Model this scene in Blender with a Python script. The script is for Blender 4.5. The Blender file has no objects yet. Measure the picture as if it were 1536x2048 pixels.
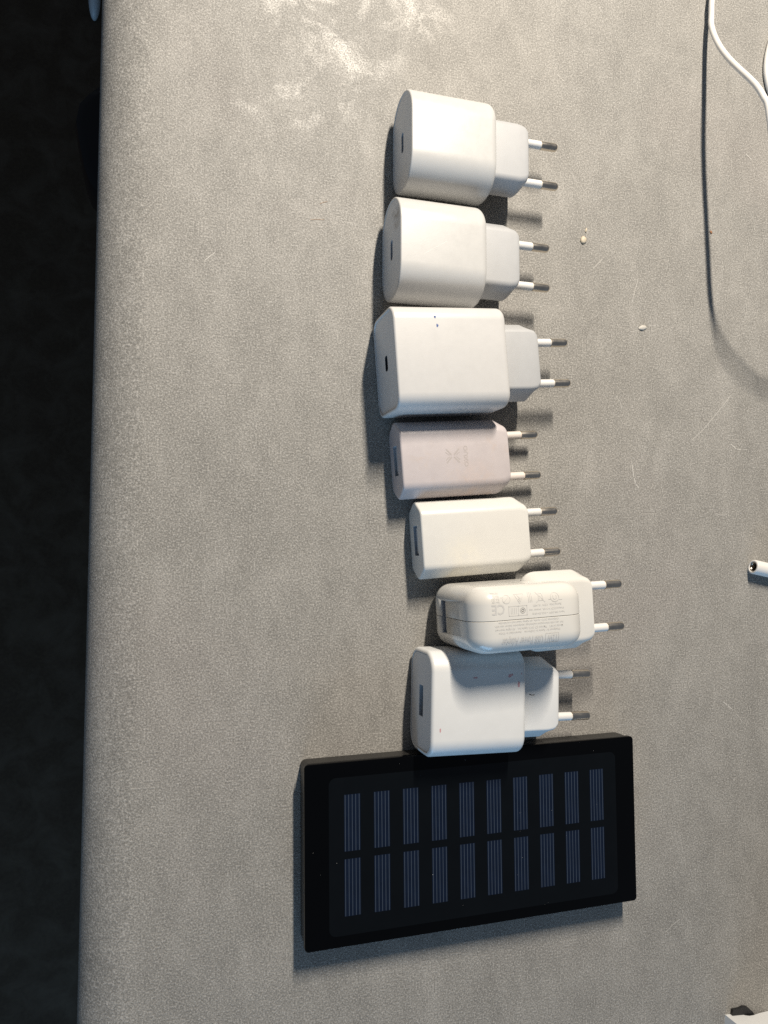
import bpy, bmesh, math, random
from mathutils import Vector, Matrix

random.seed(7)
MM = 0.001
R = math.radians
scene = bpy.context.scene
col = scene.collection

# ------------------------------------------------------------------ camera
cam_data = bpy.data.cameras.new("camera")
cam = bpy.data.objects.new("camera", cam_data)
col.objects.link(cam)
cam_data.sensor_fit = 'VERTICAL'
cam_data.sensor_height = 34.6
cam_data.lens = 26.02
cam_data.clip_start = 0.01
cam_data.clip_end = 20
TILT, PITCH = R(16.7), R(3.0)
cam.location = (0, 0, 0.332)
_a = Vector((math.sin(TILT), 0, -math.cos(TILT)))
_r = Vector((math.cos(TILT), 0, math.sin(TILT)))
_u = Vector((0, 1, 0))
_view = _a * math.cos(PITCH) + _u * math.sin(PITCH)
_up = _u * math.cos(PITCH) - _a * math.sin(PITCH)
cam.rotation_euler = Matrix((_r, _up, -_view)).transposed().to_euler()
scene.camera = cam

# ------------------------------------------------------------------ room light
world = bpy.data.worlds.new("World")
scene.world = world
world.use_nodes = True
bg = world.node_tree.nodes["Background"]
bg.inputs[0].default_value = (0.72, 0.82, 1.0, 1)
bg.inputs[1].default_value = 0.13


def area_light(name, loc, target, size_x, size_y, power, color):
    ld = bpy.data.lights.new(name, 'AREA')
    ld.shape = 'RECTANGLE'
    ld.size, ld.size_y = size_x, size_y
    ld.energy = power
    ld.color = color
    ob = bpy.data.objects.new(name, ld)
    col.objects.link(ob)
    ob.location = loc
    d = Vector(target) - Vector(loc)
    if abs(d.x) < 1e-6 and abs(d.y) < 1e-6:
        ob.rotation_euler = (0, 0, 0)
    else:
        ob.rotation_euler = d.to_track_quat('-Z', 'Y').to_euler()
    return ob


# a slim warm LED bar over the far side of the table, its length along the table edge
area_light("lamp_bar", (0.206, 0.656, 0.648), (0.206, -0.10, 0), 0.018, 0.235, 14.4, (1.0, 0.905, 0.775))
# a cool window low on the other side
area_light("window_light", (-0.15, -1.9, 0.36), (0.1, 0, 0.05), 1.5, 0.6, 20.0, (0.36, 0.66, 1.0))

scene.view_settings.view_transform = 'Standard'
scene.view_settings.look = 'None'
scene.view_settings.exposure = 0
scene.view_settings.gamma = 1
scene.cycles.use_denoising = False
scene.cycles.use_adaptive_sampling = False
scene.cycles.sample_clamp_indirect = 4.0
scene.cycles.max_bounces = 8

# ------------------------------------------------------------------ materials


def new_mat(name):
    m = bpy.data.materials.new(name)
    m.use_nodes = True
    nt = m.node_tree
    return m, nt, nt.nodes["Principled BSDF"]


def N(nt, typ, **kw):
    n = nt.nodes.new(typ)
    for k, v in kw.items():
        setattr(n, k, v)
    return n


def math_node(nt, op, a, b=None, c=None, clamp=False):
    n = N(nt, 'ShaderNodeMath', operation=op, use_clamp=clamp)
    for i, v in enumerate((a, b, c)):
        if v is None:
            continue
        if isinstance(v, (int, float)):
            n.inputs[i].default_value = v
        else:
            nt.links.new(v, n.inputs[i])
    return n.outputs[0]


def mix_col(nt, fac, a, b, blend='MIX'):
    n = N(nt, 'ShaderNodeMix', data_type='RGBA', blend_type=blend)
    for idx, v in ((0, fac), (6, a), (7, b)):
        if isinstance(v, (int, float)):
            n.inputs[idx].default_value = v
        elif isinstance(v, tuple):
            n.inputs[idx].default_value = v + (1,) if len(v) == 3 else v
        else:
            nt.links.new(v, n.inputs[idx])
    return n.outputs[2]


def noise(nt, vec, scale, detail=2.0, rough=0.5, dist=0.0):
    n = N(nt, 'ShaderNodeTexNoise')
    nt.links.new(vec, n.inputs['Vector'])
    n.inputs['Scale'].default_value = scale
    n.inputs['Detail'].default_value = detail
    n.inputs['Roughness'].default_value = rough
    n.inputs['Distortion'].default_value = dist
    return n.outputs['Fac']


def ramp(nt, fac, p0, p1, v0=0.0, v1=1.0):
    n = N(nt, 'ShaderNodeMapRange')
    n.clamp = True
    nt.links.new(fac, n.inputs[0])
    for i, v in enumerate((p0, p1, v0, v1)):
        n.inputs[i + 1].default_value = v
    return n.outputs[0]


def obj_coord(nt):
    return N(nt, 'ShaderNodeTexCoord').outputs['Object']


def blob(nt, vec, cx, cy, rx, ry):
    """soft spot (metres, object space) used for worn patches and the glare painted with them"""
    s = N(nt, 'ShaderNodeSeparateXYZ')
    nt.links.new(vec, s.inputs[0])
    dx = math_node(nt, 'DIVIDE', math_node(nt, 'SUBTRACT', s.outputs[0], cx), rx)
    dy = math_node(nt, 'DIVIDE', math_node(nt, 'SUBTRACT', s.outputs[1], cy), ry)
    d2 = math_node(nt, 'ADD', math_node(nt, 'MULTIPLY', dx, dx), math_node(nt, 'MULTIPLY', dy, dy))
    return math_node(nt, 'SUBTRACT', 1.0, math_node(nt, 'SQRT', d2), clamp=True)


def table_material():
    m, nt, b = new_mat("concrete_laminate")
    v = obj_coord(nt)
    # stretched a little along the table edge, like the printed concrete of the laminate
    mp = N(nt, 'ShaderNodeMapping')
    mp.inputs['Scale'].default_value = (1.35, 0.8, 1.0)
    nt.links.new(v, mp.inputs['Vector'])
    vs_ = mp.outputs[0]
    big = noise(nt, vs_, 9, 6, 0.6, 0.3)
    mid = noise(nt, vs_, 46, 10, 0.82, 0.2)
    fine = noise(nt, v, 420, 3, 0.65)
    grain = noise(nt, v, 1400, 3, 0.72)
    c = mix_col(nt, ramp(nt, big, 0.36, 0.66), (0.250, 0.243, 0.226), (0.282, 0.273, 0.254))
    c = mix_col(nt, ramp(nt, mid, 0.49, 0.70, 0, 0.60), c, (0.40, 0.387, 0.362))
    c = mix_col(nt, ramp(nt, mid, 0.49, 0.29, 0, 0.58), c, (0.150, 0.145, 0.136))
    cloud = noise(nt, vs_, 38, 9, 0.70, 0.4)
    c = mix_col(nt, ramp(nt, cloud, 0.38, 0.60, 0.18, 0.0), c, (0.16, 0.155, 0.145))
    c = mix_col(nt, ramp(nt, cloud, 0.54, 0.72, 0.0, 0.24), c, (0.42, 0.405, 0.38))
    tint = noise(nt, v, 7, 2, 0.5)
    c = mix_col(nt, ramp(nt, tint, 0.55, 0.75, 0, 0.30), c, (0.30, 0.265, 0.25))
    c = mix_col(nt, ramp(nt, fine, 0.30, 0.70, 0.0, 0.20), c, (0.38, 0.365, 0.335))
    c = mix_col(nt, ramp(nt, grain, 0.35, 0.52, 0.58, 0.0), c, (0.085, 0.082, 0.076))
    c = mix_col(nt, ramp(nt, grain, 0.53, 0.66, 0.0, 0.60), c, (0.58, 0.56, 0.525))
    # whitish scuffs from rubbing, with the lamp's glare there painted into the colour
    scuff_glare = None
    for (cx, cy, rx, ry) in ((78, 232, 34, 22), (69, 208, 22, 22), (52, 200, 26, 12),
                             (107, 252, 30, 14), (60, 248, 30, 16), (90, 226, 18, 10)):
        s = blob(nt, v, cx * MM, cy * MM, rx * MM, ry * MM)
        scuff_glare = s if scuff_glare is None else math_node(nt, 'MAXIMUM', scuff_glare, s)
    sn = noise(nt, v, 48, 6, 0.68, 0.6)
    sfac = math_node(nt, 'MULTIPLY', ramp(nt, scuff_glare, 0.0, 0.5), ramp(nt, sn, 0.47, 0.62))
    c = mix_col(nt, math_node(nt, 'MULTIPLY', sfac, math_node(nt, 'ADD', 0.06, ramp(nt, grain, 0.40, 0.60, 0, 0.80))), c, (0.66, 0.64, 0.60))
    # stray pale nicks all over
    nick = noise(nt, v, 95, 3, 0.75, 1.2)
    c = mix_col(nt, ramp(nt, nick, 0.715, 0.76, 0, 0.5), c, (0.55, 0.53, 0.50))
    nt.links.new(c, b.inputs['Base Color'])
    rg = math_node(nt, 'SUBTRACT', ramp(nt, mid, 0.3, 0.7, 0.55, 0.44), math_node(nt, 'MULTIPLY', sfac, 0.10))
    nt.links.new(rg, b.inputs['Roughness'])
    b.inputs['Specular IOR Level'].default_value = 0.24
    bump = N(nt, 'ShaderNodeBump')
    bump.inputs['Strength'].default_value = 0.55
    bump.inputs['Distance'].default_value = 0.00030
    h = math_node(nt, 'ADD', grain, math_node(nt, 'MULTIPLY', fine, 0.25))
    nt.links.new(h, bump.inputs['Height'])
    nt.links.new(bump.outputs[0], b.inputs['Normal'])
    return m


def plastic(name, color, rough=0.36, dirt=0.0, dirt_col=(0.45, 0.36, 0.27), spec=0.5, spots=(), sss=0.0, mottled=0.03):
    m, nt, b = new_mat(name)
    v = obj_coord(nt)
    n1 = noise(nt, v, 120, 4, 0.6)
    c = mix_col(nt, ramp(nt, n1, 0.35, 0.7, 0, 1), color, tuple(x * (1 - mottled) for x in color))
    if dirt:
        d1 = noise(nt, v, 160, 5, 0.7, 0.8)
        d2 = noise(nt, v, 35, 3, 0.5)
        f = math_node(nt, 'MULTIPLY', ramp(nt, d1, 0.52, 0.72), ramp(nt, d2, 0.42, 0.7, 0, dirt))
        c = mix_col(nt, f, c, dirt_col)
    for (axis_c, rad, scol, k) in spots:
        s = N(nt, 'ShaderNodeVectorMath', operation='DISTANCE')
        nt.links.new(v, s.inputs[0])
        s.inputs[1].default_value = tuple(a * MM for a in axis_c)
        f = ramp(nt, s.outputs['Value'], rad * MM, 0.15 * rad * MM, 0, k)
        f = math_node(nt, 'MULTIPLY', f, ramp(nt, noise(nt, v, 220, 4, 0.7), 0.35, 0.6))
        c = mix_col(nt, f, c, scol)
    nt.links.new(c, b.inputs['Base Color'])
    rn = noise(nt, v, 300, 4, 0.6)
    nt.links.new(ramp(nt, rn, 0.3, 0.7, rough - 0.05, rough + 0.07), b.inputs['Roughness'])
    b.inputs['Specular IOR Level'].default_value = spec
    b.inputs['Subsurface Weight'].default_value = sss
    b.inputs['Subsurface Radius'].default_value = (0.0022, 0.0018, 0.0014)
    b.inputs['Subsurface Scale'].default_value = 1.0
    bump = N(nt, 'ShaderNodeBump')
    bump.inputs['Strength'].default_value = 0.13
    bump.inputs['Distance'].default_value = 0.0001
    nt.links.new(noise(nt, v, 1800, 2, 0.5), bump.inputs['Height'])
    nt.links.new(bump.outputs[0], b.inputs['Normal'])
    return m


def simple(name, color, rough=0.5, metal=0.0, spec=0.5, var=0.0, vscale=200):
    m, nt, b = new_mat(name)
    if var:
        v = obj_coord(nt)
        n1 = noise(nt, v, vscale, 4, 0.6)
        c = mix_col(nt, ramp(nt, n1, 0.35, 0.68), color, tuple(min(1, x * (1 + var)) for x in color))
        nt.links.new(c, b.inputs['Base Color'])
        nt.links.new(ramp(nt, n1, 0.3, 0.7, max(0.02, rough * 0.8), rough * 1.25), b.inputs['Roughness'])
    else:
        b.inputs['Base Color'].default_value = color + (1,)
        b.inputs['Roughness'].default_value = rough
    b.inputs['Metallic'].default_value = metal
    b.inputs['Specular IOR Level'].default_value = spec
    return m


M_TABLE = table_material()
M_CREAM = plastic("glossy_white_plastic", (0.525, 0.523, 0.512), 0.36, dirt=0.04)
M_CREAM_PLUG = plastic("satin_white_plastic", (0.425, 0.432, 0.44), 0.44)
M_FACE = plastic("port_face_plastic", (0.60, 0.61, 0.62), 0.38)
M_FACE_SMUDGE = plastic("smudged_port_face_plastic", (0.60, 0.61, 0.62), 0.38,
                        spots=(((0.3, 11.5, 21.5), 6.0, (0.10, 0.07, 0.045), 1.0), ((0.3, 15.8, 16.0), 2.2, (0.25, 0.22, 0.19), 0.7)))
M_SAM = plastic("matte_white_plastic", (0.555, 0.55, 0.542), 0.40, dirt=0.16, dirt_col=(0.52, 0.48, 0.42))
M_PINK = plastic("stained_pinkish_plastic", (0.51, 0.465, 0.468), 0.42, dirt=0.8, dirt_col=(0.50, 0.40, 0.33), mottled=0.08,
                 spots=(((30, 12.8, 6.5), 12, (0.62, 0.47, 0.38), 0.55), ((12, 12.5, 6.5), 9, (0.50, 0.44, 0.36), 0.4),
                        ((34, -12.5, 6.5), 16, (0.62, 0.46, 0.37), 0.55), ((10, -12.5, 6.5), 8, (0.60, 0.50, 0.42), 0.4)))
M_IVORY = plastic("ivory_white_plastic", (0.645, 0.638, 0.61), 0.36, dirt=0.06,
                  spots=(((18, -10, 7), 16, (0.83, 0.78, 0.62), 0.5),))
M_GLOSS = plastic("polished_white_plastic", (0.64, 0.627, 0.592), 0.20, dirt=0.05)
M_WHITE = plastic("cool_white_plastic", (0.67, 0.675, 0.67), 0.38, dirt=0.06)
M_SLEEVE = plastic("pin_sleeve_plastic", (0.70, 0.69, 0.67), 0.35)
M_SLEEVE_PINK = plastic("pinkish_sleeve_plastic", (0.68, 0.615, 0.57), 0.38)
M_PIN = simple("nickel_pin", (0.74, 0.67, 0.57), 0.22, 1.0, var=0.15)
M_PORT_METAL = simple("port_shell_steel", (0.30, 0.32, 0.35), 0.30, 1.0)
M_PORT_DARK = simple("port_interior_dark", (0.03, 0.033, 0.038), 0.4)
M_PORT_GREY = simple("port_interior_grey", (0.36, 0.39, 0.43), 0.45)
M_TONGUE_W = simple("port_tongue_white", (0.40, 0.43, 0.47), 0.5)
M_INK = simple("grey_print", (0.53, 0.52, 0.50), 0.45)
M_INK_FAINT = simple("faint_grey_print", (0.415, 0.378, 0.365), 0.5)
M_RED = simple("red_ink_mark", (0.52, 0.29, 0.30), 0.5)
M_BLUE = simple("blue_ink_mark", (0.05, 0.10, 0.28), 0.5)
M_BLACKMARK = simple("dark_fibre", (0.03, 0.03, 0.03), 0.6)
M_BANK = simple("black_bank_plastic", (0.004, 0.004, 0.0045), 0.38, var=0.6, vscale=900, spec=0.35)
M_BANK_EDGE = simple("worn_bank_side", (0.012, 0.0115, 0.0105), 0.45, var=0.9, vscale=260)
M_GLASS = simple("black_cover_glass", (0.0012, 0.0014, 0.0018), 0.06, spec=0.16)
M_PANEL = simple("solar_laminate", (0.0022, 0.0030, 0.0040), 0.10, spec=0.26, var=0.25, vscale=60)
M_CELL = simple("solar_cell_blue", (0.0025, 0.0062, 0.0175), 0.20, var=0.35, vscale=130)
M_GRID = simple("cell_silver_lines", (0.048, 0.064, 0.092), 0.4, 0.0)
M_DUST = simple("white_dust", (0.40, 0.40, 0.39), 0.8)
M_CABLE = plastic("white_cable_sheath", (0.68, 0.665, 0.64), 0.40)
M_CRUMB = simple("ivory_crumb", (0.52, 0.455, 0.35), 0.6, var=0.1)
M_FLAKE = simple("white_flake", (0.48, 0.46, 0.42), 0.6)
M_ORANGE = simple("orange_crumb", (0.28, 0.13, 0.06), 0.7)
M_SCRATCH = simple("pale_scratch", (0.50, 0.485, 0.455), 0.45)
M_HAIR = simple("thin_tan_fibre", (0.42, 0.26, 0.15), 0.6)
M_STEEL = simple("dull_steel_rim", (0.30, 0.27, 0.23), 0.28, 1.0)
M_BLACK = simple("black_rubber", (0.010, 0.010, 0.011), 0.55)
M_ARM = simple("black_armrest_plastic", (0.0025, 0.003, 0.004), 0.5, spec=0.25)
M_PALE = simple("pale_grey_metal", (0.35, 0.42, 0.48), 0.4)


def floor_material():
    m, nt, b = new_mat("dark_carpet")
    v = obj_coord(nt)
    a = noise(nt, v, 26, 5, 0.65, 0.5)
    f = noise(nt, v, 240, 3, 0.6)
    c = mix_col(nt, ramp(nt, a, 0.42, 0.72), (0.028, 0.0185, 0.0115), (0.052, 0.040, 0.029))
    c = mix_col(nt, ramp(nt, f, 0.4, 0.7, 0, 0.35), c, (0.052, 0.038, 0.022))
    nt.links.new(c, b.inputs['Base Color'])
    b.inputs['Roughness'].default_value = 0.85
    b.inputs['Specular IOR Level'].default_value = 0.2
    return m


M_FLOOR = floor_material()

# ------------------------------------------------------------------ helpers


def mark_sharp(bm, angle=32):
    bmesh.ops.recalc_face_normals(bm, faces=bm.faces)
    for e in bm.edges:
        if len(e.link_faces) == 2:
            e.smooth = e.calc_face_angle(0) < R(angle)
    for f in bm.faces:
        f.smooth = True


def make(name, bm, mat, parent=None, angle=32, loc=(0, 0, 0), rotz=0.0, sharp=True):
    """bm is in millimetres"""
    if sharp:
        mark_sharp(bm, angle)
    bmesh.ops.scale(bm, vec=(MM, MM, MM), verts=bm.verts)
    me = bpy.data.meshes.new(name)
    bm.to_mesh(me)
    bm.free()
    me.materials.append(mat)
    ob = bpy.data.objects.new(name, me)
    col.objects.link(ob)
    ob.location = tuple(c * MM for c in loc)
    ob.rotation_euler = (0, 0, rotz)
    if parent:
        ob.parent = parent
    return ob


def thing(name, label, cat, loc, rotdeg=0, group=None):
    o = bpy.data.objects.new(name, None)
    o.empty_display_size = 0.01
    col.objects.link(o)
    o.location = tuple(c * MM for c in loc)
    o.rotation_euler = (0, 0, R(rotdeg))
    tag(o, label, cat, group)
    return o


def tag(o, label, cat, group=None):
    o["label"] = label
    o["category"] = cat
    if group:
        o["group"] = group


def fillet(pts, rad, m=6):
    """rounded convex polygon; pts CCW; rad number or list"""
    out = []
    n = len(pts)
    for i in range(n):
        p = Vector(pts[i]); a = Vector(pts[i - 1]); b = Vector(pts[(i + 1) % n])
        r = rad[i] if isinstance(rad, (list, tuple)) else rad
        u = (a - p).normalized(); w = (b - p).normalized()
        ang = u.angle(w)
        d = r / math.tan(ang / 2)
        d = min(d, (a - p).length * 0.499, (b - p).length * 0.499)
        r = d * math.tan(ang / 2)
        c = p + (u + w).normalized() * (r / math.sin(ang / 2))
        s = p + u * d - c; e = p + w * d - c
        a0 = math.atan2(s.y, s.x); a1 = math.atan2(e.y, e.x)
        while a1 < a0:
            a1 += 2 * math.pi
        if a1 - a0 > math.pi:
            a1 -= 2 * math.pi
        for k in range(m + 1):
            t = a0 + (a1 - a0) * k / m
            out.append((c.x + r * math.cos(t), c.y + r * math.sin(t)))
    return out


def rrect(hw, hh, r, m=10):
    r = max(0.02, min(r, hw - 0.01, hh - 0.01))
    return fillet([(hw, -hh), (hw, hh), (-hw, hh), (-hw, -hh)], r, m)


def hexa(hw, hh, tw, r, m=4):
    return fillet([(tw, -hh), (hw, 0), (tw, hh), (-tw, hh), (-hw, 0), (-tw, -hh)], r, m)


def loft(bm, sections, cap0=True, cap1=True):
    """sections: (x, [(y, z)...])"""
    rings = []
    for x, pts in sections:
        rings.append([bm.verts.new((x, p[0], p[1])) for p in pts])
    n = len(rings[0])
    for a, b in zip(rings, rings[1:]):
        for i in range(n):
            bm.faces.new((a[i], a[(i + 1) % n], b[(i + 1) % n], b[i]))
    if cap0:
        bm.faces.new(rings[0][::-1])
    if cap1:
        bm.faces.new(rings[-1])
    return rings


def shift(pts, dy, dz):
    return [(p[0] + dy, p[1] + dz) for p in pts]


def lathe_x(bm, prof, y, z, n=24):
    """prof: (x, r) along x"""
    secs = []
    for x, r in prof:
        secs.append((x, [(y + r * math.cos(2 * math.pi * k / n), z + r * math.sin(2 * math.pi * k / n)) for k in range(n)]))
    loft(bm, secs)


def plate_with_hole(bm, x, outer, hole):
    loops = []
    edges = []
    for pts in (outer, hole):
        vs = [bm.verts.new((x, p[0], p[1])) for p in pts]
        loops.append(vs)
        for i in range(len(vs)):
            edges.append(bm.edges.new((vs[i], vs[(i + 1) % len(vs)])))
    bmesh.ops.triangle_fill(bm, use_beauty=True, use_dissolve=False, edges=edges, normal=(-1, 0, 0))


def tunnel(bm, x0, depth, hole, back=True):
    loft(bm, [(x0, hole), (x0 + depth, hole)], cap0=False, cap1=back)


def add_pins(root, x0, zc, sleeve_mat, half=9.3, flat_tip=False, length=19.0, splay=0.0):
    for s in (1, -1):
        bm = bmesh.new()
        y = s * half
        if flat_tip:
            prof = [(x0 + 9.8, 1.6), (x0 + 10.0, 1.98), (x0 + 18.4, 1.98), (x0 + 18.9, 1.75), (x0 + length, 1.3)]
        else:
            prof = [(x0 + 9.8, 1.6), (x0 + 10.0, 1.98), (x0 + length - 2.0, 1.98)]
            for k in range(1, 7):
                t = math.pi / 2 * k / 6
                prof.append((x0 + length - 2.0 + 2.0 * math.sin(t), max(0.08, 1.98 * math.cos(t))))
        lathe_x(bm, prof, y, zc)
        pin = make("pin", bm, M_PIN, root, 40)
        bm = bmesh.new()
        lathe_x(bm, [(x0 - 1.2, 1.88), (x0 + 9.75, 1.88), (x0 + 9.95, 1.7), (x0 + 9.95, 1.4)], y, zc)
        make("sleeve", bm, sleeve_mat, pin, 40)


def rounded_body(bm, prof, L, r0, r1, inset0=None, steps=7, cap0=False, lip=None):
    """prof(inset) -> pts ; left end rounded r0, right end rounded r1"""
    secs = []
    if lip:                       # a thin groove between the rim and the port face
        for (x, ins) in lip:
            secs.append((x, prof(ins)))
    for k in range(steps + 1):
        t = math.pi / 2 * k / steps
        secs.append((r0 * (1 - math.sin(t)), prof(r0 * (1 - math.cos(t)) if k else r0)))
    fixed = []
    for x, p in secs:
        fixed.append((x, p))
    # quarter circle at the left: inset r0 at x 0 to inset 0 at x r0
    q = []
    for k in range(steps + 1):
        t = math.pi / 2 * k / steps
        q.append((r0 * (1 - math.cos(t)), prof(r0 * (1 - math.sin(t)))))
    secs = ([(x, prof(ins)) for x, ins in lip] if lip else []) + q
    for k in range(steps + 1):
        t = math.pi / 2 * k / steps
        secs.append((L - r1 + r1 * math.sin(t), prof(r1 * (1 - math.cos(t)))))
    loft(bm, secs, cap0=cap0, cap1=True)


def plug_block(root, x0, x1, zc, hw, hh, tw, mat, cham=(4.5, 5.0), name="plug_housing", rad=3.0):
    bm = bmesh.new()
    cx, cy = cham
    secs = [(x0, shift(hexa(hw, hh, tw, rad), 0, zc)), (x1 - cx - 1.0, shift(hexa(hw, hh, tw, rad), 0, zc))]
    for k in range(1, 6):
        t = k / 5
        e = t * t * (3 - 2 * t) if k < 5 else 1
        secs.append((x1 - cx - 1 + (cx + 0.1) * t, shift(hexa(hw - cy * t ** 1.3, hh - 0.15 * t, tw - max(0, cy * t ** 1.3 - (hw - tw) * 0.75), rad), 0, zc)))
    h2, t2 = hw - cy, tw - max(0, cy - (hw - tw) * 0.75)
    secs.append((x1 - 0.5, shift(hexa(h2 - 0.35, hh - 0.5, t2 - 0.2, rad), 0, zc)))
    secs.append((x1 - 0.1, shift(hexa(h2 - 0.9, hh - 1.1, t2 - 0.6, rad), 0, zc)))
    secs.append((x1, shift(hexa(h2 - 1.6, hh - 1.9, t2 - 1.2, rad), 0, zc)))
    loft(bm, secs)
    return make(name, bm, mat, root, 40)


def flat_blob(cx, cy, rx, ry, z, seed=0, n=14, h=0.03):
    rnd = random.Random(seed)
    bm = bmesh.new()
    lo, hi = [], []
    for k in range(n):
        t = 2 * math.pi * k / n
        q = 0.7 + 0.5 * rnd.random()
        lo.append(bm.verts.new((cx + rx * q * math.cos(t), cy + ry * q * math.sin(t), z - h)))
        hi.append(bm.verts.new((cx + rx * q * math.cos(t), cy + ry * q * math.sin(t), z + h)))
    bm.faces.new(hi)
    bm.faces.new(lo[::-1])
    for k in range(n):
        bm.faces.new((lo[k], lo[(k + 1) % n], hi[(k + 1) % n], hi[k]))
    return bm


def strokes(bm, polys, w, z, h=0.02):
    """flat printed strokes; polys: lists of 2D points"""
    for pts in polys:
        for a, b in zip(pts, pts[1:]):
            a = Vector(a); b = Vector(b)
            d = b - a
            if d.length < 1e-6:
                continue
            d.normalize()
            n = Vector((-d.y, d.x)) * (w / 2)
            a2 = a - d * w * 0.3; b2 = b + d * w * 0.3
            vs = [bm.verts.new((p.x, p.y, z + h)) for p in (a2 + n, a2 - n, b2 - n, b2 + n)]
            bm.faces.new(vs)


def text_mesh(body, box, z, flip=True, rot90=False):
    """text filled into box (x0,y0,x1,y1) on a horizontal face; flip = reads turned half round"""
    cu = bpy.data.curves.new("print_text", 'FONT')
    cu.body = body
    cu.resolution_u = 2
    cu.offset = 0.018
    ob = bpy.data.objects.new("print_text", cu)
    col.objects.link(ob)
    dg = bpy.context.evaluated_depsgraph_get()
    me = bpy.data.meshes.new_from_object(ob.evaluated_get(dg))
    bpy.data.objects.remove(ob)
    bpy.data.curves.remove(cu)
    xs = [v.co.x for v in me.vertices]; ys = [v.co.y for v in me.vertices]
    x0, x1, y0, y1 = min(xs), max(xs), min(ys), max(ys)
    bx0, by0, bx1, by1 = box
    bm = bmesh.new()
    bm.from_mesh(me)
    bpy.data.meshes.remove(me)
    for v in bm.verts:
        u = (v.co.x - x0) / (x1 - x0); w = (v.co.y - y0) / (y1 - y0)
        if rot90:
            u, w = 1 - w, u
        if flip:
            u, w = 1 - u, 1 - w
        v.co = Vector((bx0 + u * (bx1 - bx0), by0 + w * (by1 - by0), z))
    return bm


def tube_path(bm, pts, rad, n=14, sub=6):
    """smooth tube through points (Catmull-Rom)"""
    P = [Vector(p) for p in pts]
    path = []
    for i in range(len(P) - 1):
        p0 = P[max(0, i - 1)]; p1 = P[i]; p2 = P[i + 1]; p3 = P[min(len(P) - 1, i + 2)]
        for k in range(sub):
            t = k / sub
            path.append(0.5 * ((2 * p1) + (p2 - p0) * t + (2 * p0 - 5 * p1 + 4 * p2 - p3) * t * t + (3 * p1 - p0 - 3 * p2 + p3) * t ** 3))
    path.append(P[-1])
    up = Vector((0, 0, 1))
    rings = []
    for i, p in enumerate(path):
        d = (path[min(i + 1, len(path) - 1)] - path[max(i - 1, 0)]).normalized()
        s = d.cross(up)
        if s.length < 1e-4:
            s = Vector((1, 0, 0))
        s.normalize()
        t = s.cross(d).normalized()
        r = rad[i * (len(rad) - 1) // (len(path) - 1)] if isinstance(rad, (list, tuple)) else rad
        rings.append([bm.verts.new(p + (s * math.cos(2 * math.pi * k / n) + t * math.sin(2 * math.pi * k / n)) * r) for k in range(n)])
    for a, b in zip(rings, rings[1:]):
        for i in range(n):
            bm.faces.new((a[i], a[(i + 1) % n], b[(i + 1) % n], b[i]))
    bm.faces.new(rings[0][::-1])
    bm.faces.new(rings[-1])


# ------------------------------------------------------------------ setting: floor and table
bm = bmesh.new()
vs = [bm.verts.new(p) for p in ((-2500, -2500, 0), (2500, -2500, 0), (2500, 2500, 0), (-2500, 2500, 0))]
bm.faces.new(vs)
floor = make("floor", bm, M_FLOOR, loc=(0, 0, -730), sharp=False)
floor["kind"] = "structure"

# slab profile in x,z swept along y, front edge rolled over in a wide radius
EDGE_ANGLE = R(0.25)
bm = bmesh.new()
prof = [(640, 0), (-3, 0)]
RX, RZ = 22.5, 17.0
for k in range(1, 15):
    t = math.pi / 2 * k / 14
    prof.append((-3.5 - RX * math.sin(t) ** 1.0, -RZ * (1 - math.cos(t))))
prof += [(-26.0, -34), (-23.5, -41), (-18, -43), (640, -43)]
ra, rb = [], []
for x, z in prof:
    ra.append(bm.verts.new((x, -750, z)))
    rb.append(bm.verts.new((x, 950, z)))
for i in range(len(prof)):
    j = (i + 1) % len(prof)
    bm.faces.new((ra[i], ra[j], rb[j], rb[i]))
bm.faces.new(ra[::-1])
bm.faces.new(rb)
table = thing("table", "grey concrete-look tabletop with rounded front edge under the chargers", "table", (0, 0, 0))
top = make("tabletop", bm, M_TABLE, table, 30, rotz=-EDGE_ANGLE)
for (x, y) in ((560, -620), (560, 820), (120, -690), (120, 890)):
    bm = bmesh.new()
    lo = [bm.verts.new((x + a * 25, y + b * 25, -730)) for a, b in ((-1, -1), (1, -1), (1, 1), (-1, 1))]
    hi = [bm.verts.new((x + a * 25, y + b * 25, -42)) for a, b in ((-1, -1), (1, -1), (1, 1), (-1, 1))]
    for k in range(4):
        bm.faces.new((lo[k], lo[(k + 1) % 4], hi[(k + 1) % 4], hi[k]))
    bm.faces.new(lo[::-1]); bm.faces.new(hi)
    make("leg", bm, M_BLACK, table, rotz=-EDGE_ANGLE)

SCR = [[[189.8, 238.5], [191.5, 237.0], [193.7, 235.6]], [[303.8, 214.9], [305.7, 213.5], [307.3, 212.4]],
       [[229.3, 43.7], [230.3, 37.4], [231.1, 34.2], [233.1, 32.2]],
       [[265.3, 57.8], [272.8, 63.9], [279.2, 70.7], [286.3, 78.2], [290.2, 82.7]], [[289.5, 56.7], [292.9, 54.2], [295.8, 54.1]],
       [[279.1, 20.1], [281.5, 19.3], [284.4, 19.4]], [[281.1, -76.5], [283.5, -78.4], [285.9, -80.1]],
       [[288.9, -83.0], [290.7, -85.2], [292.2, -87.1]], [[234.7, 139.0], [232.8, 133.2], [230.9, 126.5]],
       [[243.5, -186.2], [247.9, -183.2], [252.3, -180.9]], [[220.7, 77.8], [223.0, 75.4], [223.8, 71.9]],
       [[208.7, 141.7], [214.2, 147.1]], [[19.6, 125.0], [23.7, 128.8]]]
for i, pts in enumerate(SCR):
    bm = bmesh.new()
    w = 0.42 if i in (1, 2, 4, 6) else 0.24
    strokes(bm, [pts], w, 0.02, 0.01)
    make("scratch", bm, M_SCRATCH, table, sharp=False)
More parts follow.
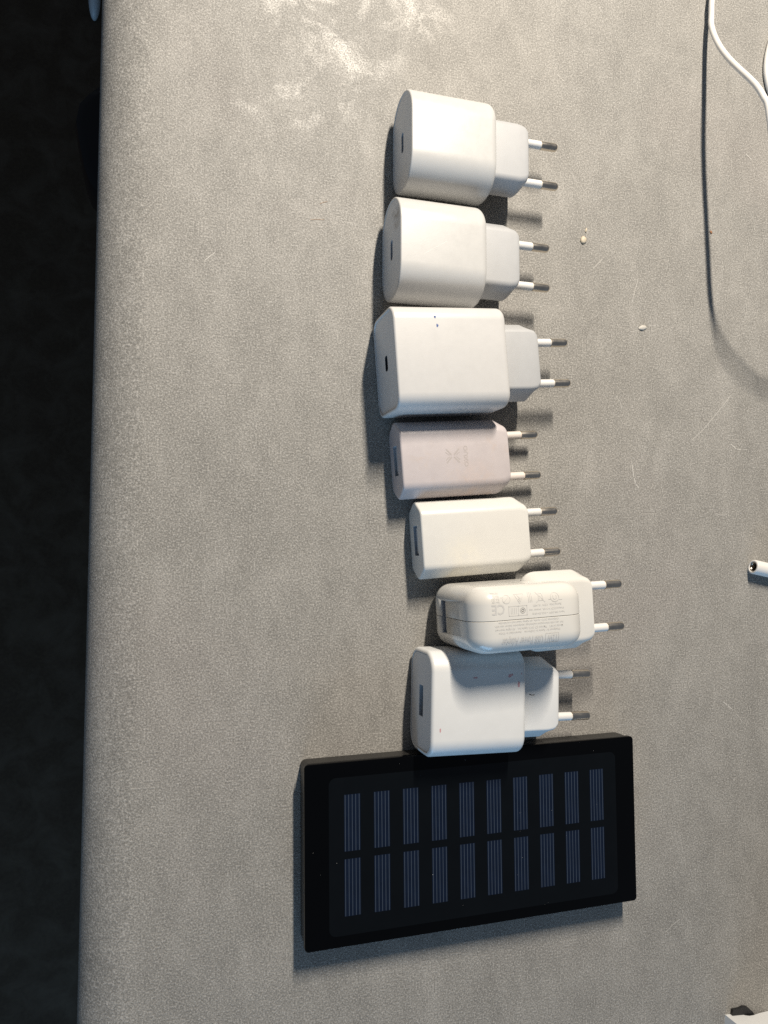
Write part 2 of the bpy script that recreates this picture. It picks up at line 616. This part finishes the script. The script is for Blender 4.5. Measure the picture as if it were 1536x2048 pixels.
for pts in ([[65.1, 148.3], [68.3, 148.9], [71.5, 149.1]], [[69.6, 156.2], [71.2, 157.1], [73.0, 157.6]]):
    bm = bmesh.new()
    tube_path(bm, [(p[0], p[1], 0.1) for p in pts], 0.09, 6, 3)
    f = make("fibre", bm, M_HAIR)
    tag(f, "thin tan fibre lying on bare grey table, " + ("lower" if pts[0][0] < 67 else "upper") + " of the two", "fibre", "tan fibres on the table")

# ------------------------------------------------------------------ the two round-sided chargers
def port_usb_c(root, plate, x, zc, dark=M_PORT_DARK):
    hole = shift(rrect(4.6, 1.45, 1.4, 6), 0, zc)
    bm = bmesh.new()
    tunnel(bm, x, 2.6, hole)
    p = make("port", bm, M_PORT_GREY, root, 40)
    bm = bmesh.new()
    loft(bm, [(x + 1.2, shift(rrect(3.3, 0.4, 0.2, 2), 0, zc)), (x + 2.55, shift(rrect(3.3, 0.4, 0.2, 2), 0, zc))])
    make("tongue", bm, dark, p)
    return hole


def round_charger(loc, rot, label, face_mat, hw):
    root = thing("charger", label, "charger", loc, rot, "white wall chargers in a column")
    H2 = 14.0
    L = 40.6

    def prof(i):
        return shift(rrect(hw - i, H2 - i, 13.3 - i, 14), 0, H2)
    bm = bmesh.new()
    rounded_body(bm, prof, L, 0.7, 3.2, lip=[(0.35, 1.15), (0.0, 0.95)])
    make("body", bm, M_CREAM, root, 32)
    hole = port_usb_c(root, None, 0.3, H2)
    bm = bmesh.new()
    plate_with_hole(bm, 0.3, prof(1.1), hole)
    make("port_face", bm, face_mat, root, sharp=False)
    plug_block(root, L - 1, 59.0, H2, 18.2, 8.2, 12.8, M_CREAM_PLUG)
    add_pins(root, 58.8, H2, M_SLEEVE, half=9.5)
    return root


round_charger((103.7, 182.4, 0), 0.0, "glossy white round-sided charger, topmost of the column", M_FACE, 22.2)
c2 = round_charger((98.6, 133.0, 0), 0.0, "white round-sided charger with a dark smudge on its port face", M_FACE_SMUDGE, 22.5)
bm = bmesh.new()
strokes(bm, [[(10.5, -5.6), (15, -2.8), (21.2, 1.2)]], 0.14, 28.0, 0.02)
make("scratch", bm, M_SLEEVE, c2, sharp=False)

# ------------------------------------------------------------------ tall square-shouldered charger with the USB-C slot
root = thing("charger", "largest flat-topped white charger, two blue ink specks on top", "charger", (95.6, 81.8, 0), 4.3, "white wall chargers in a column")
H2 = 15.3
L = 52.0


def prof3(i):
    return shift(rrect(22.2 - i, H2 - i, 6.6 - i, 8), 0, H2)


bm = bmesh.new()
rounded_body(bm, prof3, L, 1.0, 3.0, lip=[(0.75, 1.45), (0.1, 1.3)])
make("body", bm, M_SAM, root, 32)
hole = shift(rrect(3.4, 1.8, 1.4, 6), 0.1, H2)
bm = bmesh.new()
plate_with_hole(bm, 0.55, prof3(1.4), hole)
make("port_face", bm, M_FACE, root, sharp=False)
bm = bmesh.new()
tunnel(bm, 0.55, 6, hole)
p = make("port", bm, M_PORT_DARK, root, 40)
bm = bmesh.new()
loft(bm, [(1.4, shift(rrect(1.7, 0.4, 0.2, 2), 0.1, H2)), (6.4, shift(rrect(1.7, 0.4, 0.2, 2), 0.1, H2))])
make("tongue", bm, M_PORT_METAL, p)
plug_block(root, L - 1, 70.8, H2, 18.0, 8.4, 13.2, M_CREAM_PLUG, rad=2.0)
add_pins(root, 71.0, H2, M_SLEEVE, half=9.5)
for (x, y, rx, ry, sd) in ((18.6, 16.4, 0.5, 0.6, 1), (19.4, 12.7, 0.45, 0.8, 2)):
    make("ink_speck", flat_blob(x, y, rx, ry, 2 * H2, sd), M_BLUE, root, sharp=False)


# ------------------------------------------------------------------ the two slim faceted chargers
def slim_charger(loc, rot, label, mat, sleeve, L, rad, port_mat):
    root = thing("charger", label, "charger", loc, rot, "white wall chargers in a column")
    H2 = 8.2
    hw, tw = 18.0, 12.6

    def prof(i):
        return shift(hexa(hw - 1.18 * i, H2 - i, tw - 0.45 * i, rad), 0, H2)
    secs = []
    for k in range(6):
        t = math.pi / 2 * k / 5
        secs.append((0.9 * (1 - math.cos(t)), prof(0.9 * (1 - math.sin(t)))))
    # pin end: sides drawn in like the standard two-pin outline
    cx, cy = 4.6, 3.8
    for k in range(0, 8):
        t = k / 7
        e = t ** 1.6
        secs.append((L - cx - 0.8 + cx * t, shift(hexa(hw - cy * e, H2 - 0.12 * t, tw - max(0, cy * e - 3.4), rad), 0, H2)))
    h2, t2 = hw - cy, tw - max(0, cy - 3.4)
    for dx, ins in ((0.45, 0.5), (0.75, 1.1), (0.8, 1.8)):
        secs.append((L - 0.8 + dx, shift(hexa(h2 - ins, H2 - 0.12 - ins, t2 - 0.6 * ins, rad), 0, H2)))
    bm = bmesh.new()
    loft(bm, secs, cap0=False)
    make("body", bm, mat, root, 36)
    hole = shift(rrect(6.6, 2.5, 0.35, 3), 0, H2)
    bm = bmesh.new()
    plate_with_hole(bm, 0.0, prof(0.9), hole)
    make("port_face", bm, mat, root, sharp=False)
    bm = bmesh.new()
    tunnel(bm, 0.0, 4.0, hole)
    p = make("port", bm, port_mat, root, 40)
    bm = bmesh.new()
    loft(bm, [(0.9, shift(rrect(5.6, 0.9, 0.1, 2), 0, H2 - 0.6)), (3.9, shift(rrect(5.6, 0.9, 0.1, 2), 0, H2 - 0.6))])
    make("tongue", bm, M_TONGUE_W, p)
    add_pins(root, L - 0.2, H2, sleeve, half=9.5)
    return root


c4 = slim_charger((102.6, 40.3, 0), 4.5, "pinkish stained slim charger with faint X logo, between larger and ivory chargers",
                  M_PINK, M_SLEEVE_PINK, 52.0, 4.2, M_PORT_GREY)
# faint worn X emblem and lettering on its top
bm = bmesh.new()
cxl, cyl = 24.0, 0.4
z4 = 16.4
for a, b in ((-1, -1), (1, -1), (1, 1), (-1, 1)):
    strokes(bm, [[(cxl + a * 0.7, cyl + b * 0.55), (cxl + a * 2.9, cyl + b * 2.9)]], 0.65, z4, 0.03)
    strokes(bm, [[(cxl + a * 1.7, cyl + b * 0.4), (cxl + a * 3.3, cyl + b * 1.7)]], 0.3, z4, 0.03)
make("logo", bm, M_INK_FAINT, c4, sharp=False)
make("lettering", text_mesh("OXUO", (29.2, -4.6, 31.2, 4.8), z4 + 0.03, flip=False, rot90=True), M_INK_FAINT, c4, sharp=False)

slim_charger((112.0, 5.1, 0), 4.0, "clean ivory slim charger beside the printed glossy adapter", M_IVORY, M_SLEEVE, 52.4, 3.8, M_PORT_GREY)

# ------------------------------------------------------------------ tall adapter standing on its side, with slide-on plug head
root = thing("charger", "tall glossy white adapter with grey print and centre seam, standing on edge", "charger", (121.6, -27.9, 0), 2.9,
             "white wall chargers in a column")
BX, BZ, BT = 25.6, 25.0, 13.6        # half length, half height, half thickness


def half_shell(sign):
    bm = bmesh.new()
    secs = []

    def p(i):
        return [(q[0] + BX, q[1] + BZ) for q in rrect(BX - i, BZ - i, max(1.0, 9.5 - i), 10)]
    ys = [(0.0, 0.45), (0.10, 0.25), (0.22, 0.0)]
    rr = 7.0
    for k in range(0, 9):
        t = math.pi / 2 * k / 8
        ys.append((BT - rr + rr * math.sin(t), rr * (1 - math.cos(t))))
    for y, i in ys:
        secs.append((y * sign, p(i)))
    rings = []
    for y, pts in secs:
        rings.append([bm.verts.new((q[0], y, q[1])) for q in pts])
    n = len(rings[0])
    for a, b in zip(rings, rings[1:]):
        for i in range(n):
            bm.faces.new((a[i], a[(i + 1) % n], b[(i + 1) % n], b[i]))
    bm.faces.new(rings[0][::-1])
    bm.faces.new(rings[-1])
    return bm


PZ = 17.3
bm = bmesh.new()
loft(bm, [(-3, shift(rrect(7.0, 2.6, 0.3, 3), 0, PZ)), (9.5, shift(rrect(7.0, 2.6, 0.3, 3), 0, PZ))])
cutter = make("port_cutter", bm, M_PORT_DARK, root)
bpy.context.view_layer.update()
for s in (1, -1):
    ob = make("shell_half", half_shell(s), M_GLOSS, root, 40)
    md = ob.modifiers.new("cut", 'BOOLEAN')
    md.object = cutter
    md.operation = 'DIFFERENCE'
    md.solver = 'EXACT'
    bpy.context.view_layer.update()
    dg = bpy.context.evaluated_depsgraph_get()
    me = bpy.data.meshes.new_from_object(ob.evaluated_get(dg))
    ob.modifiers.clear()
    ob.data = me
bpy.data.objects.remove(cutter)
bm = bmesh.new()
tunnel(bm, 0.35, 8.8, shift(rrect(6.9, 2.5, 0.3, 3), 0, PZ))
p = make("port", bm, M_PORT_GREY, root, 40)
bm = bmesh.new()
loft(bm, [(1.4, shift(rrect(5.8, 0.9, 0.1, 2), 0, PZ - 0.6)), (9.0, shift(rrect(5.8, 0.9, 0.1, 2), 0, PZ - 0.6))])
make("tongue", bm, M_TONGUE_W, p)

# slide-on two-pin head wrapping the rear
bm = bmesh.new()
ZC, X1 = 26.0, 64.4
secs = []
hw, hh, tw, rad = 17.9, 7.6, 13.4, 2.8
for k in range(9):
    t = math.pi / 2 * k / 8
    w = hw - 6.0 * (1 - math.sin(t))
    secs.append((33.0 + 7.0 * (1 - math.cos(t)), shift(hexa(w, hh - 1.5 * (1 - math.sin(t)), w - 4.2, rad), 0, ZC)))
secs.append((X1 - 7, shift(hexa(hw, hh, tw, rad), 0, ZC)))
for k in range(1, 7):
    t = k / 6
    secs.append((X1 - 7 + 6.4 * t, shift(hexa(hw - 4.6 * t ** 1.5, hh - 0.1 * t, tw - max(0, 4.6 * t ** 1.5 - 3.4), rad), 0, ZC)))
for dx, ins in ((0.25, 0.5), (0.5, 1.1), (0.6, 1.9)):
    secs.append((X1 - 0.6 + dx, shift(hexa(hw - 4.6 - ins, hh - 0.1 - ins, tw - 1.2 - 0.6 * ins, rad), 0, ZC)))
loft(bm, secs)
make("plug_head", bm, M_GLOSS, root, 38)
add_pins(root, X1 + 0.2, ZC, M_SLEEVE, half=9.5)

# grey print on the upward side, upside down as seen from the table edge
ZT = 50.03
DY = -1.2
DX = 1.15


def box(x0, y0, x1, y1):
    return (x0 + DX, y0 + DY, x1 + DX, y1 + DY)


prn = []
prn.append(text_mesh("USB Power Adapter", box(10.4, -9.2, 28.8, -4.9), ZT))
prn.append(text_mesh("12W", box(30.6, -8.6, 35.0, -5.9), ZT))
for body, b in (("Designed by Apple in California   Assembled in China", (9.2, -4.3, 36.6, -3.2)),
                ("Model A1401   TM and (C) 2012 Apple Inc.   All rights reserved.", (7.7, -2.9, 38.0, -1.8)),
                ("For use with information technology equipment. Indoor use only.", (7.6, -1.5, 38.2, -0.4)),
                ("California 2012 Apple, all rights reserved worldwide", (9.4, -0.1, 36.2, 0.9)),
                ("Input 100-240V ~ 0.5A 50-60Hz", (24.4, 2.6, 39.0, 3.6)),
                ("Output 5.2V = 2.4A  Indoor use", (23.2, 4.2, 39.0, 5.2)),
                ("Serial No. 12W A1401", (25.0, 5.8, 37.8, 6.7)),
                ("CE", (6.8, 3.6, 12.4, 7.8))):
    prn.append(text_mesh(body, box(*b), ZT))
for k in range(4):
    prn.append(text_mesh("TUV CCC", box(7.0, 8.4 + k * 1.1, 10.4, 9.2 + k * 1.1), ZT))
bm = bmesh.new()


def ring(cx, cy, r, n=18):
    return [(cx + r * math.cos(2 * math.pi * k / n), cy + r * math.sin(2 * math.pi * k / n)) for k in range(n + 1)]


def rect_path(x0, y0, x1, y1):
    return [(x0, y0), (x1, y0), (x1, y1), (x0, y1), (x0, y0)]


marks = [rect_path(29.9, -9.1, 35.9, -5.3), rect_path(14.2, 2.8, 22.2, 6.6), [(18.4, 2.8), (18.4, 6.6)], ring(20.3, 4.7, 1.1), ring(20.3, 4.7, 0.5),
         [(15.2, 3.6), (15.2, 5.9)], [(15.9, 3.6), (15.9, 5.9)], [(16.7, 3.6), (16.7, 5.9)], [(17.5, 3.6), (17.5, 5.9)],
         ring(13.4, 9.6, 1.7), [(12.3, 8.6), (14.5, 10.7)], [(10.9, 10.4), (12.2, 10.4)],
         [(17.0, 11.4), (21.2, 11.4), (19.1, 7.6), (17.0, 11.4)], [(18.3, 10.9), (19.6, 9.4), (18.6, 9.4), (19.5, 8.4)],
         [(23.2, 7.8), (23.2, 11.8)], [(23.9, 7.8), (23.9, 11.8)], [(24.6, 7.8), (24.6, 11.8)],
         [(26.6, 7.4), (30.4, 11.6)], [(26.6, 11.6), (30.4, 7.4)], [(27.4, 8.2), (29.7, 8.2), (29.2, 11.0), (27.9, 11.0), (27.4, 8.2)],
         ring(35.0, 9.1, 1.9), [(34.2, 9.8), (34.2, 8.6), (35.0, 8.2), (35.7, 8.6), (35.7, 9.8)], [(36.9, 8.0), (38.2, 8.0)], [(32.2, 8.4), (33.4, 8.4)]]
strokes(bm, [[(x + DX, y + DY) for x, y in pl] for pl in marks], 0.23, ZT, 0.0)
prn.append(bm)
allp = bmesh.new()
for b in prn:
    me = bpy.data.meshes.new("t")
    b.to_mesh(me)
    b.free()
    allp.from_mesh(me)
    bpy.data.meshes.remove(me)
bmesh.ops.triangulate(allp, faces=allp.faces)
for _ in range(4):
    long_edges = [e for e in allp.edges if e.calc_length() > 0.7]
    if not long_edges:
        break
    bmesh.ops.subdivide_edges(allp, edges=long_edges, cuts=1)
    bmesh.ops.triangulate(allp, faces=[f for f in allp.faces if len(f.verts) > 3])
for v in allp.verts:                      # lay the ink on the curved shoulder of the shell
    d = min(6.9, max(0.0, abs(v.co.y) - (BT - 7.0)))
    ins = 7.0 - math.sqrt(49.0 - d * d)
    rc = max(1.0, 9.5 - ins)
    dx = min(rc, max(0.0, ins + rc - v.co.x))
    v.co.z = 50.0 - ins - (rc - math.sqrt(rc * rc - dx * dx)) + 0.05
make("printed_text", allp, M_INK, root, sharp=False)

# ------------------------------------------------------------------ rounded square charger touching the power bank
root = thing("charger", "cool white charger with red specks, touching the black power bank", "charger", (111.8, -63.9, 0), -1.2,
             "white wall chargers in a column")
H2 = 14.2
L = 43.4


def prof7(i):
    return shift(rrect(22.3 - i, H2 - i, 8.2 - i, 10), 0, H2)


bm = bmesh.new()
rounded_body(bm, prof7, L, 1.6, 2.2, lip=[(0.9, 1.95), (0.1, 1.75)])
make("body", bm, M_WHITE, root, 32)
hole = shift(rrect(6.6, 2.4, 0.35, 3), 0.0, H2)
bm = bmesh.new()
plate_with_hole(bm, 0.3, prof7(2.0), hole)
make("port_face", bm, M_FACE, root, sharp=False)
bm = bmesh.new()
tunnel(bm, 0.3, 4.2, hole)
p = make("port", bm, M_PORT_GREY, root, 40)
bm = bmesh.new()
loft(bm, [(2.0, shift(rrect(5.2, 0.8, 0.1, 2), 0.0, H2 - 0.7)), (4.4, shift(rrect(5.2, 0.8, 0.1, 2), 0.0, H2 - 0.7))])
make("tongue", bm, M_PORT_DARK, p)
plug_block(root, L - 1, 63.4, H2, 18.2, 7.4, 13.6, M_WHITE, cham=(5.5, 5.0), rad=1.6)
add_pins(root, 63.2, H2, M_SLEEVE, half=9.5, flat_tip=True)
for (x, y, rx, ry, sd) in ((19.6, 11.4, 0.9, 0.35, 3), (18.8, 11.3, 0.3, 0.5, 4), (35.4, 11.8, 0.8, 0.7, 5), (36.5, 12.3, 0.4, 0.5, 9),
                           (39.6, 8.2, 0.5, 1.4, 6), (40.9, 12.6, 0.3, 0.4, 7), (3.9, -9.9, 0.35, 1.0, 8)):
    make("red_speck", flat_blob(x, y, rx, ry, 2 * H2, sd, h=0.02), M_RED, root, sharp=False)
bm = bmesh.new()
strokes(bm, [[(48.2, 2.4), (49.4, 2.0), (50.7, 2.1)]], 0.28, H2 + 7.42, 0.02)
make("dark_mark", bm, M_BLACKMARK, root, sharp=False)

# ------------------------------------------------------------------ solar power bank
bank = thing("power_bank", "flat black power bank with twenty dark solar cells, below the chargers", "power bank", (61.5, -88.2, 0), 0.5)
BL, BW, BH = 157.5, 75.9, 12.0


def flat_prism(bm, layers):
    """layers: (z, x0, x1, y0, y1, r)"""
    rings = []
    for z, x0, x1, y0, y1, r in layers:
        pts = fillet([(x0, y0), (x1, y0), (x1, y1), (x0, y1)], r, 5)
        rings.append([bm.verts.new((q[0], q[1], z)) for q in pts])
    n = len(rings[0])
    for a, b in zip(rings, rings[1:]):
        for i in range(n):
            bm.faces.new((a[i], a[(i + 1) % n], b[(i + 1) % n], b[i]))
    bm.faces.new(rings[0][::-1])
    bm.faces.new(rings[-1])


bm = bmesh.new()
flat_prism(bm, [(0.0, 1.2, BL - 1.2, -BW + 1.2, -1.2, 2.0), (0.8, 0.4, BL - 0.4, -BW + 0.4, -0.4, 2.4), (8.6, 0.3, BL - 0.3, -BW + 0.3, -0.3, 2.4)])
make("case", bm, M_BANK_EDGE, bank, 30)
bm = bmesh.new()
flat_prism(bm, [(8.6, 0.9, BL - 0.9, -BW + 0.9, -0.9, 1.8), (9.0, 0.9, BL - 0.9, -BW + 0.9, -0.9, 1.8), (9.02, 0.1, BL - 0.1, -BW + 0.1, -0.1, 1.6),
                (BH - 0.35, 0.0, BL, -BW, 0.0, 1.6), (BH - 0.1, 0.12, BL - 0.12, -BW + 0.12, -0.12, 1.6), (BH, 0.4, BL - 0.4, -BW + 0.4, -0.4, 1.4)])
make("cover_plate", bm, M_GLASS, bank, 30)
bm = bmesh.new()
flat_prism(bm, [(BH - 0.3, 10.3, 147.5, -71.2, -6.4, 3.0), (BH + 0.02, 10.3, 147.5, -71.2, -6.4, 3.0), (BH + 0.06, 10.5, 147.3, -71.0, -6.6, 3.0)])
make("solar_panel", bm, M_PANEL, bank, 30)
bmc = bmesh.new()
flat_prism(bmc, [(0, 0, 7.1, -23.4, 0, 0.2), (0.05, 0, 7.1, -23.4, 0, 0.2)])
cell0 = make("solar_cell", bmc, M_CELL, bank, 30)
bmg = bmesh.new()
for k in range(5):
    x = 0.5 + k * 1.52
    flat_prism(bmg, [(0.04, x - 0.11, x + 0.11, -23.3, -0.1, 0.05), (0.09, x - 0.11, x + 0.11, -23.3, -0.1, 0.05)])
grid0 = make("grid_lines", bmg, M_GRID, cell0, 30)
first = True
for row in range(2):
    for k in range(10):
        if first:
            c, g, first = cell0, grid0, False
        else:
            c = cell0.copy(); col.objects.link(c)
            g = grid0.copy(); col.objects.link(g)
            g.parent = c
        c.location = ((16.8 + 12.99 * k) * MM, (-13.6 - row * 26.5) * MM, (BH + 0.05) * MM)
# nicks along the worn corner edge and a few dust specks on the glass
bm = bmesh.new()
rnd = random.Random(11)
for k in range(26):
    y = -2 - rnd.random() * 74
    l = 0.5 + rnd.random() * 2.2
    x = 0.02 + rnd.random() * 0.1
    z = BH - 0.4 - rnd.random() * (2.4 if k % 3 else 9)
    w = 0.08 + rnd.random() * 0.16
    vs = [bm.verts.new(q) for q in ((x - 0.12, y, z), (x - 0.12, y - l, z + rnd.uniform(-.2, .2)), (x - 0.12, y - l, z + w), (x - 0.12, y, z + w))]
    bm.faces.new(vs)
make("edge_nicks", bm, simple("worn_nick", (0.10, 0.10, 0.105), 0.6), bank, sharp=False)["kind"] = "stuff"
bm = bmesh.new()
for k in range(16):
    x = 2 + rnd.random() * (BL - 4); y = -2 - rnd.random() * (BW - 4); r = 0.05 + 0.10 * rnd.random() ** 3
    b2 = [bm.verts.new((x + r * math.cos(a) * rnd.uniform(.6, 1.5), y + r * math.sin(a), BH + 0.16)) for a in (0.3, 1.6, 2.6, 3.7, 5.2)]
    bm.faces.new(b2)
make("dust", bm, M_DUST, bank, sharp=False)["kind"] = "stuff"

# ------------------------------------------------------------------ white cable rising off the table at the right
bm = bmesh.new()
tube_path(bm, [(298, 360, 1.6), (289, 326, 1.9), (282.5, 304, 3.6), (280.0, 291.9, 4.4), (279.6, 285, 4.4), (278.7, 278.6, 5.2), (277.5, 270.5, 8.5), (276.2, 260, 14.2),
               (274.7, 248.8, 21.8), (273, 237.7, 30.5), (272.1, 227.6, 38.4), (271.8, 220.4, 43.4), (271.8, 213.4, 47), (271.7, 207.1, 49.5), (272.2, 188.3, 51.0), (272.7, 173.2, 50.5), (275.0, 159.4, 48.5), (278.8, 147.3, 44.0), (284.6, 135.5, 38.5), (291.8, 125.4, 33.0), (300.9, 116.0, 28.5), (310.1, 110.1, 25.0),
               (340, 112, 18), (366, 132, 9), (382, 165, 3), (383, 198, 1.6), (369, 222, 1.6), (347, 233, 1.6),
               (328, 240, 1.6), (321.0, 248.6, 1.6), (318.0, 256.3, 1.6), (317.2, 264.6, 1.6), (319.1, 274.9, 1.6), (323.5, 285.0, 1.6), (335, 298, 1.6), (360, 318, 1.6)], 1.48, 16, 7)
cab = make("cable", bm, M_CABLE, None, 60)
tag(cab, "white cable looping up off the table at the right edge", "cable")

# ------------------------------------------------------------------ white tube with a hollow metal end
tb = thing("tube", "white round plastic tube with a hollow metal-lined end", "tube", (298.0, -7.4, 0), -11.0)
zr = 3.75
bm = bmesh.new()
n = 28
secs = []
for x, r in ((0.6, 2.55), (0.05, 2.75), (0.0, 3.1), (0.12, 3.5), (0.5, 3.72), (70, 3.75)):
    secs.append((x, [(r * math.cos(2 * math.pi * k / n), zr + r * math.sin(2 * math.pi * k / n)) for k in range(n)]))
loft(bm, secs, cap0=False)
make("barrel", bm, M_CABLE, tb, 50)
bm = bmesh.new()
secs = []
for x, r in ((0.45, 2.62), (0.35, 2.3), (0.8, 1.75), (6, 1.7)):
    secs.append((x, [(r * math.cos(2 * math.pi * k / n), zr + r * math.sin(2 * math.pi * k / n)) for k in range(n)]))
loft(bm, secs, cap0=False, cap1=False)
make("metal_rim", bm, M_STEEL, tb, 50)
bm = bmesh.new()
lathe_x(bm, [(3.0, 1.68), (3.2, 1.68)], 0, zr)
make("hole_bottom", bm, M_PORT_DARK, tb)

# ------------------------------------------------------------------ white box corner at the bottom right, black strip behind it
bx = thing("plastic_box", "white plastic box with a scooped lower edge at the bottom right corner", "box", (277.7, -230.9, 0), -5.0)
bm = bmesh.new()
foot = [(0, 0), (5, 0.0), (7.4, 0.2), (9.0, 1.0), (10.6, 2.2), (12.4, 2.8), (15, 2.6), (19, 1.6), (25, 0.6), (32, 0.0), (80, 0)]
rows = [[bm.verts.new((x, 0, z)) for x, z in foot],
        [bm.verts.new((x, 0, 29.3)) for x, z in foot],
        [bm.verts.new((x, -0.7, 30)) for x, z in foot],
        [bm.verts.new((x, -60, 30)) for x, z in foot],
        [bm.verts.new((x, -60, 0)) for x, z in foot],
        [bm.verts.new((x, -3, z)) for x, z in foot]]
for k in range(len(rows)):
    a, b = rows[k], rows[(k + 1) % len(rows)]
    for i in range(len(foot) - 1):
        bm.faces.new((a[i], a[i + 1], b[i + 1], b[i]))
bm.faces.new([r[0] for r in rows][::-1])
bm.faces.new([r[-1] for r in rows])
make("shell", bm, M_WHITE, bx, 35)
bm = bmesh.new()
pts = [(3.0, 0.6), (3.4, 2.8), (7.0, 3.0), (9.6, 3.9), (12.4, 3.4), (15.2, 1.3), (18, -2.0), (4, -2.0)]
lo = [bm.verts.new((x, y, 0.05)) for x, y in pts]
hi = [bm.verts.new((x, y, 1.6)) for x, y in pts]
for i in range(len(pts)):
    j = (i + 1) % len(pts)
    bm.faces.new((lo[i], lo[j], hi[j], hi[i]))
bm.faces.new(lo[::-1])
bm.faces.new(hi)
make("black_tab", bm, M_BLACK, bx, 35)

# ------------------------------------------------------------------ crumbs
def crumb(name, label, x, y, rx, ry, rz, ang, mat, seed):
    rnd = random.Random(seed)
    bm = bmesh.new()
    bmesh.ops.create_icosphere(bm, subdivisions=2, radius=1)
    for v in bm.verts:
        k = 0.85 + 0.3 * rnd.random()
        v.co = Vector((v.co.x * rx * k, v.co.y * ry * k, (v.co.z * rz * k)))
        if v.co.z < -rz * 0.4:
            v.co.z = -rz * 0.4
    o = make(name, bm, mat, None, 60, (x, y, rz * 0.42), R(ang))
    tag(o, label, "crumb")
    return o


crumb("crumb", "ivory oval crumb right of the second charger's pins", 203.2, 155.5, 1.7, 2.2, 0.8, -25, M_CRUMB, 1)
crumb("crumb", "tiny pale chip just above the ivory oval crumb", 204.9, 160.7, 0.5, 1.3, 0.4, -15, M_CRUMB, 2)
crumb("crumb", "white lens-shaped flake on bare table right of the largest charger", 236.8, 113.9, 2.3, 1.3, 0.6, 10, M_FLAKE, 3)
crumb("crumb", "tiny orange crumb beside the cable's long shadow", 279.7, 168.8, 0.7, 0.9, 0.4, 40, M_ORANGE, 4)

# ------------------------------------------------------------------ things below the table edge
arm = thing("chair", "black chair armrest poking out below the table edge at upper left", "chair", (-6, 219, -730))
bm = bmesh.new()
out = [(-26, 29), (-31, 24), (-35.5, 18), (-37.0, 8), (-35.5, -2), (-32.5, -17), (-29.5, -25), (-24.5, -31.0), (-18, -34.5), (5, -36), (60, -36), (60, 30), (0, 30)]
rings = []
for z, ins in ((600, 4), (603, 1.2), (610, 0), (632, 0), (638, 1.0), (640, 4)):
    rings.append([bm.verts.new((x + (ins if x < 10 else -ins), y * (1 - ins / 34), z)) for x, y in out])
n = len(out)
for a, b in zip(rings, rings[1:]):
    for i in range(n):
        bm.faces.new((a[i], a[(i + 1) % n], b[(i + 1) % n], b[i]))
bm.faces.new(rings[0][::-1]); bm.faces.new(rings[-1])
make("armrest_pad", bm, M_ARM, arm, 45)
bm = bmesh.new()
for (y, w) in ((16.0, 0.5), (12.3, 0.35)):
    flat_prism(bm, [(639.6, -24, -8, y - w, y + w, 0.1), (640.5, -23.6, -8, y - w * .6, y + w * .6, 0.1)])
make("pad_glint", bm, simple("armrest_glint", (0.05, 0.055, 0.07), 0.3), arm)  # light glints on the pad, painted as two paler raised strips
bm = bmesh.new()
tube_path(bm, [(30, 0, 605), (30, 0, 300), (60, 0, 40), (60, 0, 0)], 14, 14, 4)
make("support_post", bm, M_ARM, arm)

leg = thing("shoe", "pale grey rounded shoe tip on the dark floor at the very top", "shoe", (-85, 735, -730))
bm = bmesh.new()
rings = []
for z, r in ((0, 0.85), (4, 0.97), (9, 1.0), (14, 0.9), (18, 0.65), (20, 0.2)):
    rings.append([bm.verts.new((r * 7.5 * math.cos(2 * math.pi * k / 24), r * 30 * math.sin(2 * math.pi * k / 24), z)) for k in range(24)])
for a, b in zip(rings, rings[1:]):
    for i in range(24):
        bm.faces.new((a[i], a[(i + 1) % 24], b[(i + 1) % 24], b[i]))
bm.faces.new(rings[0][::-1]); bm.faces.new(rings[-1])
make("toe_cap", bm, M_PALE, leg, 45)
